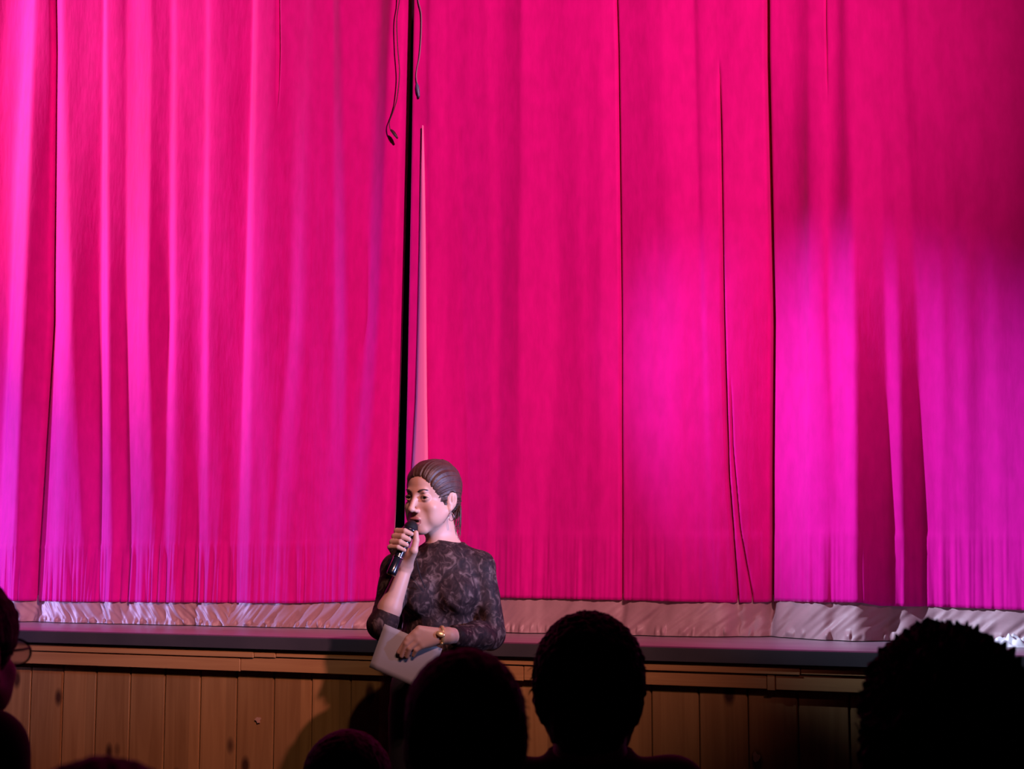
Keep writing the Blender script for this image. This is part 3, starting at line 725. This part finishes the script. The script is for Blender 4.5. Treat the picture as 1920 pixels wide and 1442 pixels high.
# --- microphone she holds
TM = Vector(Ax).to_track_quat('Z', 'Y').to_matrix().to_4x4()
mic = tag(empty('microphone', Vector(at(X0, D0, 0))+Matrix.Rotation(YAW, 3, 'Z')@Vector(MB)), 'black handheld microphone raised to the mouth of the speaking woman', 'microphone')
mic.rotation_mode = 'QUATERNION'; mic.rotation_quaternion = (Matrix.Rotation(YAW, 4, 'Z')@TM).to_quaternion()
ML = float(np.linalg.norm(MT-MB))
def lathe(prof, seg=32):
    bm = bmesh.new(); rings = [[bm.verts.new((r*math.cos(2*math.pi*j/seg), r*math.sin(2*math.pi*j/seg), z)) for j in range(seg)] for r, z in prof]
    for a, b in zip(rings, rings[1:]):
        for j in range(seg): bm.faces.new((a[j], a[(j+1) % seg], b[(j+1) % seg], b[j]))
    bm.faces.new(rings[0][::-1]); bm.faces.new(rings[-1]); return bm
bm_obj('handle', lathe([(.010, 0), (.0135, .002), (.0145, .006), (.0145, .052), (.0135, .054), (.0138, .060), (.0150, .09), (.0165, ML-.045), (.0205, ML-.030), (.021, ML-.026)]), M['micbody'], mic, True)
bm_obj('switch_collar', lathe([(.0142, .0535), (.0152, .0545), (.0152, .0585), (.0142, .0595)]), M['silver'], mic, True)
bm_obj('grille_ring', lathe([(.0205, ML-.029), (.0235, ML-.027), (.0238, ML-.021), (.0215, ML-.019)]), M['micbody'], mic, True)
bm_obj('grille', lathe([(.0215, ML-.020)]+[(.0225*math.cos(a), ML-.018+.012*0+.030*math.sin(a)) for a in np.linspace(.0, 1.5, 12)]), M['micgrille'], mic, True)

# --- papers she holds
pc = [lp(721, 1170, -.250), lp(828, 1216, -.252), lp(799, 1297, -.252), lp(692, 1251, -.250)]
base = at(X0, D0, 0); Rz = Matrix.Rotation(YAW, 3, 'Z')
pw = [base+Rz@Vector(p) for p in pc]
pap = tag(empty('paper_sheets', pw[3]), 'pale unprinted paper sheets held low in one hand of the speaking woman', 'paper')
nrm_ = (pw[1]-pw[0]).cross(pw[3]-pw[0]).normalized()
if nrm_.y > 0: nrm_ = -nrm_
for k in range(3):
    bm = bmesh.new(); g = []
    for i in range(9):
        row = []
        for j in range(9):
            u, v = i/8, j/8
            p = pw[0]*(1-u)*(1-v)+pw[1]*u*(1-v)+pw[2]*u*v+pw[3]*(1-u)*v
            p = p-nrm_*(k*.0012)+nrm_*.002*math.sin(u*3)*v+(pw[1]-pw[0])*.006*k
            row.append(bm.verts.new(p-pap.location))
        g.append(row)
    for i in range(8):
        for j in range(8): bm.faces.new((g[i][j], g[i+1][j], g[i+1][j+1], g[i][j+1]))
    o = bm_obj('sheet', bm, M['paper'], pap, True); so = o.modifiers.new('thickness', 'SOLIDIFY'); so.thickness = .0004

# ------------------------------------------------------------------ the audience, seen from behind
def spectator(label, px, top, d, yaw, k=1.0, hair='short', pitch=0.0, wide=1.0, neck=1.0, sh=.31, dx=0.0):
    a, b = ray(px, top); x0 = a*d; ztop = CAMZ+b*d
    root = tag(empty('person', at(x0, d, 0), YAW), label, 'person', None)
    hr = {'short': .012, 'bald': .004, 'curly': .036, 'crop': .009, 'tuft': .014}[hair]
    T = TF((0, 0, ztop-(.110+hr)*k), rot(math.pi+yaw, pitch, 0), k)
    h = .005
    F = Field(np.arange(-.30, .30, h), np.arange(-.16, .62, h), np.concatenate([np.arange(-.01, ztop-.75, .012), np.arange(ztop-.75, ztop+.03, h)]))
    head(F, T)
    hip = max(.40, ztop-.82); sz = ztop-sh*k; hp = lambda x, y, z: np.array((x, y, z))
    nb = hp(dx, -.035, sz-.02)
    F.cone(nb, T.p(0, .018, -.05), .056*neck*k, .053*neck*k, .02)
    S = [hp(dx+s*.165*wide, -.03, sz-.05) for s in (-1, 1)]; El = [hp(dx+s*.22*wide, .03, sz-.32) for s in (-1, 1)]; Wr = [hp(s*.10, .24, hip+.12) for s in (-1, 1)]
    Kn = [hp(s*.11, .40, .47) for s in (-1, 1)]; An = [hp(s*.11, .40, .09) for s in (-1, 1)]
    def trunk(F, g):
        for q in S: F.cone(nb+(0, 0, -.03), q, .050+g, .050+g, .03)
        F.ell((dx, -.01, sz-.18), (.165*wide+g, .105+g, .19), .03); F.ell((dx, .0, (sz+hip)/2-.08), (.14*wide+g, .105+g, .20), .03)
        for i in (0, 1): F.cone(S[i], El[i], .048+g, .040+g, .02)
    def legs(F, g):
        F.ell((dx, .02, hip+.03), (.17*wide+g, .14+g, .11+g), .03)
        for i in (0, 1): F.cone((S[i][0]*.55, .04, hip+.02), Kn[i], .080+g, .062+g, .02); F.cone(Kn[i], An[i], .055+g, .038+g, .02)
    trunk(F, 0); legs(F, 0)
    for i in (0, 1):
        F.cone(El[i], Wr[i], .038, .026, .01)
        for j, fy in enumerate((-.5, -.17, .17, .5)):
            m0 = Wr[i]+hp(fy*.03, .05, -.01); F.cone(Wr[i], m0, .020, .012, .008); F.cone(m0, m0+hp(fy*.02, .045-.006*abs(j-1.5), -.02), .009, .007, .003)
        F.cone(Wr[i], Wr[i]+hp((.5-i)*.06, .04, 0), .014, .010, .006)
        F.cone(An[i], An[i]+hp(0, .13, -.04), .040, .030, .02)
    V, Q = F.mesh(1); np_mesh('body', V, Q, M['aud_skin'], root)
    G = Field(np.arange(-.36, .36, .006), np.arange(-.18, .36, .006), np.arange(hip-.14, sz+.08, .006))
    trunk(G, .010)
    for i in (0, 1): G.cone(El[i], El[i]+(Wr[i]-El[i])*.25, .048, .046, .01)
    G.cone(nb+(0, 0, -.02), nb+(0, .004, .028), .070*neck*k, .064*neck*k, .02)
    G.cutabove((dx, -.03, sz+.022), (0, -.25, 1), (dx-.15, -.16, sz+.0), (dx+.15, .12, sz+.1))
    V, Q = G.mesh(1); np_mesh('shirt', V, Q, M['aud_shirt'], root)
    G = Field(np.arange(-.26, .26, .008), np.arange(-.18, .56, .008), np.arange(.02, hip+.2, .008)); legs(G, .008)
    V, Q = G.mesh(1); np_mesh('trousers', V, Q, M['trouser'], root)
    for i in (0, 1):
        c = An[i]; G = Field(np.arange(c[0]-.07, c[0]+.07, .005), np.arange(c[1]-.08, c[1]+.22, .005), np.arange(-.02, .16, .005))
        G.cone(c+hp(0, 0, -.035), c+hp(0, .14, -.05), .050, .036, .02); G.cutabove((0, 0, 0), (0, 0, -1), (-.5, 0, -.1), (.5, 1, .06))
        V, Q = G.mesh(1); np_mesh('shoe', V, Q, M['shoe'], root)
    # hair
    e = hr; G = Field(np.arange(-.19, .19, .003), np.arange(-.20, .20, .003), np.arange(ztop-.32, ztop+.04, .003))
    Eh = lambda c, r, kk=.01, m='+': G.ell(T.p(*c), np.array(r)*k, kk, T.R, m)
    Eh((0, .014, .028), (.070+e, .090+e, .082+e)); Eh((0, -.025, .040), (.060+e, .058+e*.6, .058+e), .02)
    Eh((0, .055, -.035), (.052+e*.6, .040+e*.5, .045+e*.6), .02)
    for s in (-1, 1): Eh((s*.055, .03, -.005), (.018+e*.6, .045, .035), .015)
    if hair == 'curly':
        for s in (-1, 1): Eh((s*.06, .03, -.04), (.06, .065, .075), .03)
        Eh((0, .055, -.09), (.095, .06, .10), .03)
    Eh((0, -.110, -.030), (.064, .060, .088), .006, '-')
    Eh((0, -.050, -.10), (.10 if hair != 'curly' else .06, .058, .07), .008, '-')
    if hair != 'curly':
        for s in (-1, 1): Eh((s*.086, .004, -.016), (.022, .024, .034), .004, '-')
    V, Q = G.mesh(1)
    hh = T.inv(V); c0 = np.array((0, .014, .02)); n_ = hh-c0; n_ /= np.linalg.norm(n_, axis=1)[:, None]
    amp = {'short': .0018, 'bald': .0003, 'crop': .0012, 'tuft': .0030, 'curly': .009}[hair]
    f = 40 if hair != 'curly' else 55
    st = amp*(wobble(n_[:, 0]+.4*n_[:, 1], n_[:, 2], f*.6, f*.6, 51)+.7*wobble(n_[:, 1]-.3*n_[:, 2], n_[:, 0], f, f*.8, 52))
    V = V+(n_*st[:, None])@T.R.T
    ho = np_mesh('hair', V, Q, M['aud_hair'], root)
    rr = random.Random(int(px)); bm = bmesh.new()
    if hair == 'curly':
        for i in range(620):
            th = rr.uniform(0, 6.283); ph = math.acos(rr.uniform(-.55, 1)); dr = np.array((math.sin(ph)*math.cos(th), math.sin(ph)*math.sin(th), math.cos(ph)))
            if dr[1] < -.55 and dr[2] < .6: continue
            c = np.array((0, .02, .012))+dr*np.array((.098, .112, .104)); rad_ = rr.uniform(.006, .015); ln = rr.uniform(.006, .03)
            u = np.cross(dr, (rr.uniform(-1, 1), rr.uniform(-1, 1), rr.uniform(-1, 1))); u /= np.linalg.norm(u); v = np.cross(dr, u); tw = rr.uniform(4, 9)
            P = [T.p(*(c+dr*ln*t+rad_*(math.cos(tw*t)*u+math.sin(tw*t)*v)*(.5+t*.5))) for t in np.linspace(-.2, 1, 9)]
            add_tube(bm, P, [.0016, .0016, .0015, .0014, .0013, .0012, .001, .0008, .0004], 4, False)
    else:
        n = {'short': 500, 'bald': 0, 'crop': 500, 'tuft': 900}[hair]
        for i in range(n):
            th = rr.uniform(0, 6.283); ph = math.acos(rr.uniform(-.15, 1)); dr = np.array((math.sin(ph)*math.cos(th), math.sin(ph)*math.sin(th), math.cos(ph)))
            if dr[1] < -.5 and dr[2] < .55: continue
            s0 = c0+dr*np.array((.070+e, .090+e, .090+e))*.985; ln = rr.uniform(.006, .014) if hair != 'tuft' else rr.uniform(.008, .018)
            if hair == 'tuft' and ph < .35: ln *= 1.6
            fl = np.array((-dr[0]*.2+rr.uniform(-.4, .4), .5, -.55)); P = [T.p(*(s0+dr*ln*t*.55+fl*ln*t*t*.9)) for t in np.linspace(0, 1, 4)]
            add_tube(bm, P, [.0011, .0010, .0007, .0003], 3, False)
    if len(bm.verts): bm_obj('hair_strands', bm, M['aud_hair'], ho, True)
    else: bm.free()
    return root, T
p1, T1 = spectator('person in glasses at the picture edge beside the violet lit curtain', -72, 1076, 2.25, rad(-14), .97, 'short', rad(0), wide=.85, sh=.215, dx=-.085)
spectator('person of whom only a low dark crown shows under the pine boards', 190, 1419, 1.25, rad(0), 1.0, 'short')
spectator('small round dark head below the shadow that falls on the stage boards', 652, 1367, 2.6, rad(4), .98, 'crop', wide=.6)
spectator('close cropped smooth round head directly in front of the speaking woman', 872, 1216, 1.85, rad(6), .93, 'crop', rad(4), neck=1.1, wide=.9)
spectator('person with short tufted hair and dark T-shirt, slim neck and both ears visible', 1104, 1146, 2.65, rad(-5), 1.16, 'tuft', wide=.85, sh=.222)
spectator('person with bushy curly hair hiding the corner of the stage', 1770, 1176, 2.0, rad(0), 1.0, 'curly')
# glasses of the person at the edge
def glasses(root, T):
    g = empty('glasses', (0, 0, 0)); g.parent = root
    bm = bmesh.new()
    for s in (-1, 1):
        add_tube(bm, [T.p(s*.031+.027*math.cos(a), -.108, -.004+.021*math.sin(a)) for a in np.linspace(0, 6.283, 25)], .0018, 6, False)
        add_tube(bm, [T.p(s*.058, -.106, .004), T.p(s*.074, -.06, .004), T.p(s*.078, .005, .004), T.p(s*.074, .030, -.016)], .0018, 6)
    add_tube(bm, [T.p(-.005, -.108, .002), T.p(0, -.112, .004), T.p(.005, -.108, .002)], .0018, 6)
    bm_obj('spectacle_frame', bm, M['black'], g, True)
    for s in (-1, 1):
        bm = bmesh.new(); bmesh.ops.create_circle(bm, cap_ends=True, segments=28, radius=1)
        for v in bm.verts: v.co = Vector(T.p(s*.031+.026*v.co.x, -.108, -.004+.020*v.co.y))
        f = bm.faces[:]; e = bmesh.ops.extrude_face_region(bm, geom=f)
        for v in [q for q in e['geom'] if isinstance(q, bmesh.types.BMVert)]: v.co += Vector(T.R@np.array((0, .0015, 0)))
        bm_obj('lens', bm, M['glass'], g)
glasses(p1, T1)
